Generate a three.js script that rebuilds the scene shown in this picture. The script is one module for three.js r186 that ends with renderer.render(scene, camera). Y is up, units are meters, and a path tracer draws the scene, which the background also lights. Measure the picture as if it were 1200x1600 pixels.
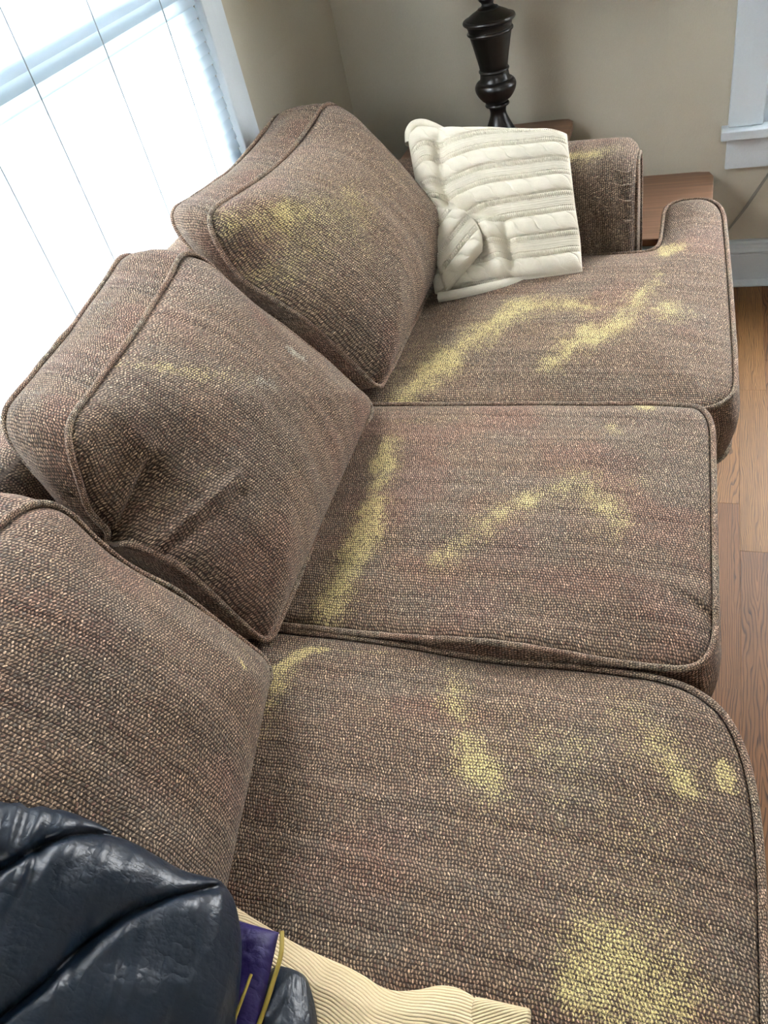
import * as THREE from 'three';
import { mergeGeometries } from 'three/addons/utils/BufferGeometryUtils.js';
import { RoundedBoxGeometry } from 'three/addons/geometries/RoundedBoxGeometry.js';

// ---------------------------------------------------------------- camera, sky, exposure
const scene = new THREE.Scene();
const camera = new THREE.PerspectiveCamera(64.614, 0.75, 0.05, 60);
camera.position.set(1.0022, 1.36, 2.4425);
camera.rotation.order = 'YXZ';
camera.rotation.set(-0.72682, 0.47793, -0.26958);
scene.add(camera);
scene.background = new THREE.Color(0.97, 0.985, 1.0);   // even overcast sky; daylight enters by the windows only
scene.backgroundIntensity = 9;
const renderer = new THREE.WebGLRenderer({ antialias: true });
renderer.toneMapping = THREE.LinearToneMapping;
renderer.toneMappingExposure = 3.6;
renderer.shadowMap.enabled = true;

// ---------------------------------------------------------------- numbers
const V = (x, y, z) => new THREE.Vector3(x, y, z);
const clamp = (x, a = 0, b = 1) => Math.min(b, Math.max(a, x));
const sst = (a, b, x) => { const t = clamp((x - a) / (b - a)); return t * t * (3 - 2 * t); };
const lerp = (a, b, t) => a + (b - a) * t;
function hash(x, y, s = 0) {
  let h = Math.imul(x | 0, 374761393) ^ Math.imul(y | 0, 668265263) ^ Math.imul(s | 0, 2147483647 - 58);
  h = Math.imul(h ^ (h >>> 13), 1274126177); h ^= h >>> 16; h = Math.imul(h, 2246822519); h ^= h >>> 13;
  return (h >>> 0) / 4294967296;
}
function vn(x, y, s = 0) {
  const i = Math.floor(x), j = Math.floor(y); let a = x - i, b = y - j; a = a * a * (3 - 2 * a); b = b * b * (3 - 2 * b);
  return lerp(lerp(hash(i, j, s), hash(i + 1, j, s), a), lerp(hash(i, j + 1, s), hash(i + 1, j + 1, s), a), b);
}
const fbm = (x, y, s = 0, o = 4) => { let v = 0, w = 0.5; for (let k = 0; k < o; k++) { v += w * vn(x, y, s + k * 7); x *= 2.03; y *= 2.03; w *= 0.5; } return v / (1 - Math.pow(0.5, o)); };
const rng = (s) => { let n = 0; return () => hash(n++, 91, s); };

// ---------------------------------------------------------------- naming
const used = {};
function numbered(n) { const k = used[n] = (used[n] ?? -1) + 1; return k ? n + '_' + String(k).padStart(3, '0') : n; }
function shade(o) { o.traverse((m) => { if (m.isMesh) { m.castShadow = true; m.receiveShadow = true; } }); return o; }
function thing(name, label, category, at = [0, 0, 0], group) {
  const g = new THREE.Group(); g.name = numbered(name); g.position.set(...at); scene.add(g);
  g.userData = { label, category }; if (group) g.userData.group = group; return g;
}
function part(name, geo, mat, parent, label) {
  const m = new THREE.Mesh(geo, mat); m.name = name; m.castShadow = m.receiveShadow = true; parent.add(m);
  if (label) m.userData.label = label; return m;
}
function struct(name, geo, mat, label) {
  const m = geo ? new THREE.Mesh(geo, mat) : new THREE.Group(); m.name = name; m.castShadow = m.receiveShadow = true; m.userData.kind = 'structure';
  if (label) m.userData.label = label; scene.add(m); return m;
}

// ---------------------------------------------------------------- geometry helpers
function surf(nu, nv, f, flip = false) {            // f(u, v) -> [x, y, z, s, t]
  const p = new Float32Array((nu + 1) * (nv + 1) * 3), uv = new Float32Array((nu + 1) * (nv + 1) * 2), ix = [];
  for (let j = 0, k = 0; j <= nv; j++) for (let i = 0; i <= nu; i++, k++) {
    const q = f(i / nu, j / nv); p[k * 3] = q[0]; p[k * 3 + 1] = q[1]; p[k * 3 + 2] = q[2]; uv[k * 2] = q[3]; uv[k * 2 + 1] = q[4];
    if (i < nu && j < nv) { const a = k, b = k + 1, c = k + nu + 1, d = c + 1; flip ? ix.push(a, c, b, b, c, d) : ix.push(a, b, c, b, d, c); }
  }
  const g = new THREE.BufferGeometry();
  g.setAttribute('position', new THREE.BufferAttribute(p, 3)); g.setAttribute('uv', new THREE.BufferAttribute(uv, 2)); g.setIndex(ix); g.computeVertexNormals();
  return g;
}
function seamless(g, nu, nv) {                      // make the shared column of a surface closed in u shade smoothly
  const n = g.attributes.normal; const a = V(), b = V();
  for (let j = 0; j <= nv; j++) { const i0 = j * (nu + 1), i1 = i0 + nu; a.fromBufferAttribute(n, i0); b.fromBufferAttribute(n, i1); a.add(b).normalize(); n.setXYZ(i0, a.x, a.y, a.z); n.setXYZ(i1, a.x, a.y, a.z); }
  return g;
}
function facing(g, dir) {                           // turn the winding so that the mean normal points along dir (vector) or away from a point
  const p = g.attributes.position, ix = g.index.array; let s = 0; const a = V(), b = V(), c = V(), m = V();
  for (let k = 0; k < ix.length; k += 3) {
    a.fromBufferAttribute(p, ix[k]); b.fromBufferAttribute(p, ix[k + 1]); c.fromBufferAttribute(p, ix[k + 2]);
    m.copy(a).add(b).add(c).divideScalar(3); b.sub(a); c.sub(a); b.cross(c);
    s += dir.from ? b.dot(m.sub(dir.from)) : b.dot(dir);
  }
  if (s < 0) { for (let k = 0; k < ix.length; k += 3) { const t = ix[k + 1]; ix[k + 1] = ix[k + 2]; ix[k + 2] = t; } g.index.needsUpdate = true; const n = g.attributes.normal; for (let k = 0; k < n.count; k++) n.setXYZ(k, -n.getX(k), -n.getY(k), -n.getZ(k)); }
  return g;
}
function tube(pts, r, closed = false, seg = 200, rad = 8, k = 1) {
  const c = new THREE.CatmullRomCurve3(pts, closed, 'centripetal'); const L = c.getLength();
  const g = new THREE.TubeGeometry(c, seg, r, rad, closed); const uv = g.attributes.uv;
  for (let i = 0; i < uv.count; i++) uv.setXY(i, uv.getY(i) * r * 6.28 * k, uv.getX(i) * L * k); return g;
}
function box(w, h, d, x, y, z, r = 0.003, seg = 2) { const g = new RoundedBoxGeometry(w, h, d, seg, Math.min(r, w / 2.01, h / 2.01, d / 2.01)); metreUV(g); g.translate(x, y, z); return g; }
function metreUV(g) { const p = g.attributes.position, n = g.attributes.normal, uv = g.attributes.uv; for (let i = 0; i < p.count; i++) { const ax = Math.abs(n.getX(i)), ay = Math.abs(n.getY(i)), az = Math.abs(n.getZ(i)); if (ax >= ay && ax >= az) uv.setXY(i, p.getY(i), p.getZ(i)); else if (ay >= az) uv.setXY(i, p.getX(i), p.getZ(i)); else uv.setXY(i, p.getX(i), p.getY(i)); } return g; }
function lathe(prof, seg = 64) { return new THREE.LatheGeometry(prof.map(([r, y]) => new THREE.Vector2(r, y)), seg); }
function smoothProfile(pts, n = 6) { const c = new THREE.SplineCurve(pts.map(([r, y]) => new THREE.Vector2(r, y))); return c.getPoints(pts.length * n).map((v) => [Math.max(v.x, 0), v.y]); }
function roundRing(pts, radii, N) {                 // polygon with rounded corners, sampled evenly along its length
  const path = []; const n = pts.length;
  for (let i = 0; i < n; i++) {
    const P = pts[i], A = pts[(i + n - 1) % n], B = pts[(i + 1) % n]; const r = Array.isArray(radii) ? radii[i] : radii;
    const la = Math.hypot(A[0] - P[0], A[1] - P[1]), lb = Math.hypot(B[0] - P[0], B[1] - P[1]), ra = Math.min(r, la * 0.48), rb = Math.min(r, lb * 0.48);
    const a = [P[0] + (A[0] - P[0]) / la * ra, P[1] + (A[1] - P[1]) / la * ra], b = [P[0] + (B[0] - P[0]) / lb * rb, P[1] + (B[1] - P[1]) / lb * rb];
    for (let k = 0; k <= 10; k++) { const t = k / 10, s = 1 - t; path.push([s * s * a[0] + 2 * s * t * P[0] + t * t * b[0], s * s * a[1] + 2 * s * t * P[1] + t * t * b[1]]); }
  }
  const L = [0]; for (let i = 0; i < path.length; i++) { const a = path[i], b = path[(i + 1) % path.length]; L.push(L[i] + Math.hypot(b[0] - a[0], b[1] - a[1])); }
  const out = []; let i = 0; const tot = L[path.length];
  for (let k = 0; k < N; k++) { const s = k / N * tot; while (L[i + 1] < s) i++; const t = (s - L[i]) / Math.max(1e-9, L[i + 1] - L[i]); const a = path[i], b = path[(i + 1) % path.length]; out.push([lerp(a[0], b[0], t), lerp(a[1], b[1], t)]); }
  out.length_ = tot; return out;
}
const segDist = (x, y, a, b, c, d) => { const dx = c - a, dy = d - b, l = dx * dx + dy * dy, t = l ? clamp(((x - a) * dx + (y - b) * dy) / l) : 0; return Math.hypot(x - a - dx * t, y - b - dy * t); };

// ---------------------------------------------------------------- textures
function tex(w, h, fill, srgb = true, rep = true) {
  const d = new Uint8Array(w * h * 4); const o = [0, 0, 0, 255];
  for (let j = 0, k = 0; j < h; j++) for (let i = 0; i < w; i++, k += 4) { o[3] = 255; fill((i + 0.5) / w, (j + 0.5) / h, o); d[k] = clamp(o[0], 0, 255); d[k + 1] = clamp(o[1], 0, 255); d[k + 2] = clamp(o[2], 0, 255); d[k + 3] = o[3]; }
  const t = new THREE.DataTexture(d, w, h); if (srgb) t.colorSpace = THREE.SRGBColorSpace;
  t.magFilter = THREE.LinearFilter; t.minFilter = THREE.LinearMipmapLinearFilter; t.generateMipmaps = true; t.anisotropy = 8;
  t.wrapS = t.wrapT = rep ? THREE.RepeatWrapping : THREE.ClampToEdgeWrapping; t.needsUpdate = true; return t;
}
function grey(w, h, f, rep = true) { return tex(w, h, (u, v, o) => { const g = f(u, v) * 255; o[0] = o[1] = o[2] = g; }, false, rep); }

// Upholstery weave. u runs along the yarn rows, v across them, both in metres. Sets W.h (height), W.tick, W.c and W.r (cell numbers).
const CU = 0.0037, CV = 0.0043, NU = 72, NV = 60;   // the relief tile holds 64 x 56 cells
const TU = CU * NU, TV = CV * NV, W = { h: 0, tick: 0, c: 0, r: 0, gap: 0 };
function weave(u, v) {
  v += 0.0008 * Math.sin(6.2832 * (5 * u / TU + 0.3 * Math.sin(6.2832 * 2 * v / TV))); u += 0.001 * Math.sin(6.2832 * 7 * v / TV);
  const rv = v / CV, r = Math.floor(rv), rm = ((r % NV) + NV) % NV; const fv = rv - r;
  const ju = u / CU + (r & 1) * 0.5 + hash(rm, 5, 9) * 0.5, c = Math.floor(ju), cm = ((c % NU) + NU) % NU; const fu = ju - c;
  const j1 = hash(cm, rm, 3) - 0.5, j2 = hash(cm, rm, 4) - 0.5, j3 = hash(cm, rm, 8);
  const x = fu - 0.5 - j1 * 0.4, y = fv - 0.5 - j2 * 0.3, sl = x - y * (0.35 + j1 * 1.1);
  const e = 1 - (sl * sl) / (0.035 + 0.06 * j3) - (y * y) / (0.13 + 0.12 * j3);
  W.tick = e > 0 ? Math.sqrt(e) : 0;
  const row = 1 - Math.pow(Math.abs(fv - 0.5) * 2, 2.4);
  const cross = 1 - Math.pow(Math.abs(fu - 0.5) * 2, 4) * 0.6;
  W.gap = row * cross; W.h = Math.max(W.tick * (0.6 + 0.4 * j3), 0.5 * W.gap); W.c = c; W.r = r;
}
const weaveBump = grey(1024, 1024, (s, t) => { weave(s * TU, t * TV); return W.h * 0.86 + 0.14 * hash(Math.floor(s * 1024 / 2), Math.floor(t * 1024), 6) ; });
const Z = { k: -1, a: 0, b: 0 }, D = { k: -1, far: true, wob: 0, pat: 0 };   // slow noise, kept while the point stays in one small cell
// colour of the cloth at a point, without dust; out in 0..255
function cloth(u, v, seed, o, px) {
  weave(u, v);
  const row = hash(W.r, 0, seed + 11), cell = hash(W.c, W.r, seed + 12), tone = 0.6 * vn(u * 9, v * 70, seed + 13) + 0.4 * vn(u * 5, v * 160, seed + 17), zk = Math.floor(u / 0.003) + Math.floor(v / 0.003) * 4096 + seed * 1e8, zone = zk === Z.k ? Z.a : (Z.k = zk, Z.b = vn(u * 11 + 3, v * 16, seed + 18), Z.a = fbm(u * 7, v * 9, seed + 14, 3)), z2 = Z.b, fib = hash(Math.floor(u / 0.0005), Math.floor(v / 0.0007), seed + 15);
  const red = sst(0.54, 0.72, zone), green = sst(0.52, 0.3, z2) * 0.7;
  let R = 115, G = 92, B = 75;
  R += red * 3 - green * 6; G += -red * 4 - green * 1; B += -red * 3 + green * 2;
  const lt = (tone - 0.5) * 52 + (row - 0.5) * 14 - (row < 0.07 ? 16 : 0); R += lt; G += lt; B += lt;
  if (W.tick > 0.1) {
    const k = (0.45 + 0.55 * cell) * sst(0.08, 0.5, W.tick) * 0.9; const br = cell > 0.93 ? 1.2 : 1;
    R = lerp(R, (186 + red * 2 - green * 7) * br, k); G = lerp(G, (160 - red * 6) * br, k); B = lerp(B, (133 - red * 3 + green * 3) * br, k);
    if (cell < 0.07) { R = lerp(R, 122, 0.5); G = lerp(G, 84, 0.5); B = lerp(B, 76, 0.5); }
    else if (cell < 0.18) { R = lerp(R, 104, 0.5); G = lerp(G, 104, 0.5); B = lerp(B, 98, 0.5); }
  } else { const d = 0.38 + 0.45 * W.gap; R *= d; G *= d; B *= d; }
  const f = 0.62 + 0.5 * fib + 0.26 * hash(Math.floor(u / 0.0011), Math.floor(v / 0.0014), seed + 19); o[0] = R * f; o[1] = G * f; o[2] = B * f;
}
// dust: list of strokes [u0, v0, u1, v1, radius, strength]; negative strength is whitish
function dust(u, v, strokes, o, seed, base = 0.02) {
  let d = base, wht = 0; const dk = Math.floor(u / 0.0015) + Math.floor(v / 0.0015) * 8192 + seed * 1e9;
  if (dk !== D.k) {
    D.k = dk; D.far = true;
    for (const s of strokes) { const R = s[4] * 4 + 0.03; if (u > Math.min(s[0], s[2]) - R && u < Math.max(s[0], s[2]) + R && v > Math.min(s[1], s[3]) - R && v < Math.max(s[1], s[3]) + R) { D.far = false; break; } }
    if (!D.far) { D.wob = fbm(u * 30, v * 30, seed + 31, 3) - 0.5; D.pat = 0.62 + 0.7 * fbm(u * 60, v * 60, seed + 36, 2); }
  }
  if (!D.far) {
    const wob = D.wob, pat = D.pat;
    for (const s of strokes) { const q = segDist(u, v, s[0], s[1], s[2], s[3]); const R = s[4] * 1.9; if (q > R * 2.6) continue; const g = Math.exp(-Math.pow(Math.max(0, q + wob * (0.012 + R * 0.5)) / R, 1.35) * 1.5) * 0.94 * Math.pow(Math.abs(s[5]), 0.76); if (s[5] < 0) wht = Math.max(wht, g); else d = Math.max(d, g * pat) + Math.min(d, g) * 0.3; }
  }
  const grain = 0.62 * hash(Math.floor(u / 0.0008), Math.floor(v / 0.0008), seed + 32) + 0.38 * vn(u / 0.0021, v / 0.0021, seed + 33);
  const cover = 0.5 + 0.5 * Math.max(W.tick, W.gap * 0.75);
  const a = sst(0.0, 0.3, Math.min(d, 0.85) * (0.6 + 0.4 * W.tick) - grain * 0.84 + 0.05) * 0.92 * cover;
  if (a > 0) { const y = 0.86 + 0.28 * hash(Math.floor(u / 0.0007), Math.floor(v / 0.0007), seed + 34); o[0] = lerp(o[0], 240 * y, a); o[1] = lerp(o[1], 224 * y, a); o[2] = lerp(o[2], 152 * y, a); }
  if (wht > 0.02) { const b = sst(0, 0.35, wht * (0.6 + 0.5 * W.tick) - grain * 0.9 + 0.1) * 0.8; o[0] = lerp(o[0], 205, b); o[1] = lerp(o[1], 205, b); o[2] = lerp(o[2], 190, b); }
}
function tiled(t, su, sv) { const c = t.clone(); c.repeat.set(1 / su, 1 / sv); c.needsUpdate = true; return c; }
const weaveB = tiled(weaveBump, TU, TV);
const fabricTile = tex(1024, 1024, (s, t, o) => { cloth(s * TU, t * TV, 5, o); dust(s * TU, t * TV, [], o, 5, 0.05); });
const clothMat = (map, extra = {}) => new THREE.MeshPhysicalMaterial({ map, bumpMap: weaveB, bumpScale: 0.0016, roughness: 0.92, sheen: 0.25, sheenRoughness: 0.6, sheenColor: new THREE.Color(0.75, 0.68, 0.62), side: THREE.DoubleSide, ...extra });
const M = {};
M.fabric = clothMat(tiled(fabricTile, TU, TV));
M.piping = clothMat(tiled(fabricTile, TU * 0.8, TV * 0.8), { bumpScale: 0.0006, color: new THREE.Color(1.1, 1.18, 1.2) });
function panelMat(w, h, u0, v0, seed, strokes, base, n = 2048) {   // a panel's own cloth, w x h metres starting at (u0, v0)
  const t = tex(n, n, (s, q, o) => { const u = u0 + s * w, v = v0 + q * h; cloth(u, v, seed, o); dust(u, v, strokes, o, seed, base); }, true, false);
  t.repeat.set(1 / w, 1 / h); t.offset.set(-u0 / w, -v0 / h); return clothMat(t);
}
function paint(r, g, b, amp, rough, seed, bump = 0.0004) {
  const t = tex(512, 512, (s, q, o) => { const n = (fbm(s * 8, q * 8, seed, 4) - 0.5) * amp + (hash(Math.floor(s * 512), Math.floor(q * 512), seed) - 0.5) * amp * 0.3; o[0] = r + n; o[1] = g + n; o[2] = b + n; });
  const bm = grey(512, 512, (s, q) => 0.5 * vn(s * 90, q * 90, seed + 5) + 0.5 * fbm(s * 20, q * 20, seed + 6, 3));
  return new THREE.MeshStandardMaterial({ map: tiled(t, 0.9, 0.9), bumpMap: tiled(bm, 0.25, 0.25), bumpScale: bump, roughness: rough });
}
M.wall = paint(188, 182, 165, 7, 0.75, 41, 0.0005);
M.ceiling = paint(226, 224, 218, 4, 0.9, 42);
M.white = paint(206, 215, 222, 7, 0.42, 43, 0.0006);
M.glass = new THREE.MeshPhysicalMaterial({ color: 0xffffff, transmission: 1, thickness: 0, roughness: 0, ior: 1.5 });

// ---------------------------------------------------------------- room shell
const RX = 3.6, RZ = 4.2, RH = 2.5;
const holeShape = (w, h, holes) => { const s = new THREE.Shape(); s.moveTo(0, 0); s.lineTo(w, 0); s.lineTo(w, h); s.lineTo(0, h); s.closePath(); for (const [a, b, c, d] of holes) { const p = new THREE.Path(); p.moveTo(a, b); p.lineTo(a, d); p.lineTo(c, d); p.lineTo(c, b); p.closePath(); s.holes.push(p); } return s; };
const ext = (s, d) => new THREE.ExtrudeGeometry(s, { depth: d, bevelEnabled: false });
const W1 = [0.726, 0.5, 2.16, 1.98], W2 = [1.147, 0.473, 2.03, 1.95], W3 = [1.9, 1.2, 2.5, 2.05];
{
  const g = ext(holeShape(RZ + 0.3, RH, [[W1[0] + 0.15, W1[1], W1[2] + 0.15, W1[3]]]), 0.15); g.rotateY(-Math.PI / 2); g.translate(0, 0, -0.15);   // u -> z
  struct('wall_left', g, M.wall);
  const b = ext(holeShape(RX, RH, [W2]), 0.15); b.translate(0, 0, -0.15); struct('wall_back', b, M.wall);
  struct('wall_right', box(0.15, RH, RZ + 0.3, RX + 0.075, RH / 2, RZ / 2), M.wall);
  const fr = ext(holeShape(RX, RH, [W3]), 0.15); fr.translate(0, 0, RZ); struct('wall_front', fr, M.wall);
  struct('ceiling', box(RX + 0.3, 0.12, RZ + 0.3, RX / 2, RH + 0.06, RZ / 2), M.ceiling);
  const lawn = new THREE.PlaneGeometry(60, 60, 1, 1); lawn.rotateX(-Math.PI / 2); lawn.translate(0, -0.7, 0);
  struct('ground', lawn, new THREE.MeshStandardMaterial({ color: new THREE.Color(0.22, 0.23, 0.2), roughness: 0.95 }));
}
// floor of narrow wood strips
{
  const woods = [];
  const tones = [[122, 85, 53], [140, 102, 61], [118, 81, 50], [124, 85, 52], [142, 102, 61]];
  tones.forEach(([r, g, b], k) => {
    const t = tex(256, 1024, (s, q, o) => {           // s across 0.065 m, q along 0.6 m
      const cx = (s - 0.5 + (k - 2) * 0.12) * (k % 2 ? 7 : 11), wob = fbm(s * 3, q * 5, 60 + k, 3) * 3.2;
      const ring = Math.abs(cx) * (k % 2 ? 2.2 : 1.0) + (k % 2 ? 0 : Math.pow(q - 0.45, 2) * 11 * (k === 2 ? -1 : 1)) + wob;
      const f = ring - Math.floor(ring), line = 1 - Math.pow(sst(0.3, 1, f), 2) * sst(1, 0.93, f) * (0.55 + 0.9 * vn(s * 30, q * 14, 63 + k));
      const pore = hash(Math.floor(s * 200), Math.floor(q * 40), 61 + k) > 0.86 ? 0.09 : 0, low = fbm(s * 4, q * 3, 70 + k, 3) - 0.5;
      const str = vn(s * 70, q * 7, 66 + k) * 0.5 + vn(s * 160, q * 16, 67 + k) * 0.5 - 0.5; const m = 1.04 - 0.42 * (1 - line) + low * 0.2 - pore + str * 0.2; o[0] = r * m; o[1] = g * m * (0.985); o[2] = b * m * 0.97;
    });
    woods.push(new THREE.MeshPhysicalMaterial({ map: tiled(t, 0.13, 1.2), roughness: 0.5, specularIntensity: 0.5 }));
    t.repeat.set(1 / 0.065, 1 / 0.6); woods[k].map = t;
  });
  M.woodFloor = woods[0];
  const floor = struct('floor', box(RX + 0.3, 0.1, RZ + 0.3, RX / 2, -0.0545, RZ / 2), new THREE.MeshStandardMaterial({ color: 0x6e4c30, roughness: 0.6 }));
  const wd = 0.065, R = rng(77); const lens = [0.42, 0.5, 0.58, 0.66];
  const geos = lens.map((l) => { const g = new RoundedBoxGeometry(wd - 0.0002, 0.006, l - 0.0002, 1, 0.0004); metreUV(g); g.translate(0, -0.003, 0); const u = g.attributes.uv; for (let i = 0; i < u.count; i++) u.setXY(i, u.getX(i) + 0.0325, u.getY(i) + 0.3); return g; });
  const fixed = { 0: [[0.41, 0.58, 4], [0.99, 0.58, 3], [1.49, 0.5, 2]], 1: [[0.0, 0.556, 1], [0.556, 0.58, 1], [1.136, 0.58, 2], [1.716, 0.5, 0]], 2: [[0.0, 0.42, 2], [0.42, 0.5, 0], [0.92, 0.66, 3]] };
  for (let c = -4; c < 14; c++) {
    const x = 1.06 + wd * (c + 0.5); let z = 0.0, list = [];
    if (fixed[c]) { list = fixed[c].slice(); if (list[0][0] > 0.05) list.unshift([0, list[0][0], 0]); z = list[list.length - 1][0] + list[list.length - 1][1]; }
    else z = -R() * 0.4;
    while (z < 2.7) { const l = lens[Math.floor(R() * 4)]; list.push([z, l, Math.floor(R() * 5)]); z += l; }
    for (const [z0, l, k] of list) {
      const a = Math.max(z0, 0.0); const b = z0 + l; const gi = lens.reduce((m, q, i) => (Math.abs(q - l) < Math.abs(lens[m] - l) ? i : m), 0);
      const m = part('plank', geos[gi], woods[k], floor); m.position.set(x, 0.0015 + R() * 0.0003, (a + b) / 2); m.scale.z = (b - a) / lens[gi];
    }
  }
}
// baseboard along the back wall: cap, ogee, flat, shoe
{
  const prof = [[0, 0], [0.026, 0], [0.026, 0.006], [0.02, 0.018], [0.018, 0.022], [0.018, 0.1], [0.0165, 0.104], [0.019, 0.109], [0.019, 0.112], [0.013, 0.12], [0.0115, 0.13], [0.0135, 0.132], [0.0135, 0.1355], [0.009, 0.141], [0, 0.143]];
  const s = new THREE.Shape(); prof.forEach(([x, y], i) => (i ? s.lineTo(x, y) : s.moveTo(x, y))); s.closePath();
  const mk = (len) => new THREE.ExtrudeGeometry(s, { depth: len, bevelEnabled: false });
  const b = mk(RX); b.rotateY(-Math.PI / 2); b.translate(RX, 0, 0.0005); struct('baseboard_back', b, M.white, 'white painted baseboard with moulded cap below the beige wall');
  const l = mk(RZ - 0.03); l.translate(0.0005, 0, 0.03); struct('baseboard_left', l, M.white);
}
// windows: casing, stool, apron, sash, panes
function windowAt(name, [a, b, c, d], place, mid, opt = {}) {
  const w = struct(name); const put = (n, g, m) => { place(g); return part(n, g, m, w); };
  const cw = 0.0865, mx = (a + c) / 2;
  put('casing', box(cw, d - b + cw, 0.02, a - cw / 2, (b + d + cw) / 2, 0.0101, 0.004), M.white);
  put('casing', box(cw, d - b + cw, 0.02, c + cw / 2, (b + d + cw) / 2, 0.0101, 0.004), M.white);
  put('casing', box(c - a + 2 * cw + 0.02, cw, 0.022, mx, d + cw / 2 + cw / 2 + 0.004, 0.0111, 0.004), M.white);
  put('stool', box(c - a + 2 * cw + 0.032, 0.024, 0.06, mx, b - 0.012, 0.0205, 0.003), M.white);
  put('stool_inside', box(c - a - 0.002, 0.02, 0.14, mx, b - 0.0095 + 0.001, -0.08, 0.002), M.white);
  put('apron', box(c - a + 2 * cw, 0.088, 0.018, mx, b - 0.024 - 0.044 - 0.001, 0.0091, 0.003), M.white);
  for (const x of [a + 0.006, c - 0.006]) put('jamb', box(0.012, d - b, 0.148, x, (b + d) / 2, -0.0745, 0.001), M.white);
  put('jamb', box(c - a - 0.026, 0.012, 0.148, mx, d - 0.006, -0.0745, 0.001), M.white);
  const st = 0.064, z1 = -0.026, z2 = -0.062, bars = (y0, y1, z, n) => {
    put(n, mergeGeometries([box(st, y1 - y0, 0.03, a + 0.013 + st / 2, (y0 + y1) / 2, z), box(st, y1 - y0, 0.03, c - 0.013 - st / 2, (y0 + y1) / 2, z), box(c - a - 0.026 - 2 * st, 0.06, 0.03, mx, y0 + 0.03, z), box(c - a - 0.026 - 2 * st, 0.06, 0.03, mx, y1 - 0.03, z)]), M.white);
    put('pane', box(c - a - 0.026 - 2 * st + 0.004, y1 - y0 - 0.116, 0.001, mx, (y0 + y1) / 2, z, 0.0002), M.glass);
  };
  bars(b + 0.006, mid + 0.03, z1, 'lower_sash'); bars(mid - 0.03, d - 0.013, z2, 'upper_sash');
  return w;
}
windowAt('window_1', [-W1[2], W1[1], -W1[0], W1[3]], (g) => g.rotateY(Math.PI / 2), 1.136);
windowAt('window_2', W2, () => {}, 1.15);

windowAt('window_3', [-W3[2], W3[1], -W3[0], W3[3]], (g) => { g.rotateY(Math.PI); g.translate(0, 0, RZ); }, 1.62);

// mini blind inside window_1
{
  const bl = thing('mini_blind', 'white mini blind with closed narrow slats glowing with daylight in the left window', 'window blind');
  const slatMat = new THREE.MeshPhysicalMaterial({ color: new THREE.Color(0.5, 0.59, 0.66), roughness: 1, transmission: 0.38, thickness: 0, side: THREE.DoubleSide });
  const z0 = 0.741, z1 = 2.145, ang = 60 * Math.PI / 180, n = 8, hw = 0.0149;
  const sl = surf(24, n, (u, v) => { const q = (v - 0.5) * 2, e = Math.min(u, 1 - u) * (z1 - z0) / 0.006; const kk = e < 1 ? Math.sqrt(Math.max(0, 1 - (1 - e) * (1 - e))) * 0.5 + 0.5 : 1; const a = q * hw * kk, bow = 0.0036 * (1 - q * q); const x = a * Math.cos(ang) + bow * Math.sin(ang), y = -a * Math.sin(ang) + bow * Math.cos(ang); const zz = e < 1 ? 0 : 0; return [x, y, lerp(z0, z1, endSpread(u)) + zz, u, v]; });
  function endSpread(u) { const k = Math.round(u * 24); const m = [0, 0.0012, 0.0025, 0.004]; if (k < 4) return m[k]; if (k > 20) return 1 - m[24 - k]; return 0.004 + (k - 4) / 16 * 0.992 + (k === 4 ? 0.002 : k === 20 ? -0.002 : 0); }
  const R = rng(5);
  for (let k = 0, y = 0.53; y < 1.915; k++, y += 0.02185) { const m = part('slat', sl, slatMat, bl); m.position.set(0.008 + (R() - 0.5) * 0.0006, y, (R() - 0.5) * 0.002); m.rotation.z = (R() - 0.5) * 0.05; }
  part('headrail', box(0.03, 0.035, z1 - z0, -0.002, 1.938, (z0 + z1) / 2, 0.003), M.white, bl);
  part('bottom_rail', box(0.02, 0.012, z1 - z0, 0.004, 0.512, (z0 + z1) / 2, 0.003), M.white, bl);
  const cm = new THREE.MeshStandardMaterial({ color: 0x7e8588, roughness: 0.9 });
  for (const z of [0.879, 1.096, 1.302, 1.45, 1.69, 1.93]) part('ladder_cord', tube([V(0.0205, 1.93, z), V(0.0215, 1.3, z), V(0.0205, 0.52, z)], 0.001, false, 12, 6), cm, bl);
}

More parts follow.
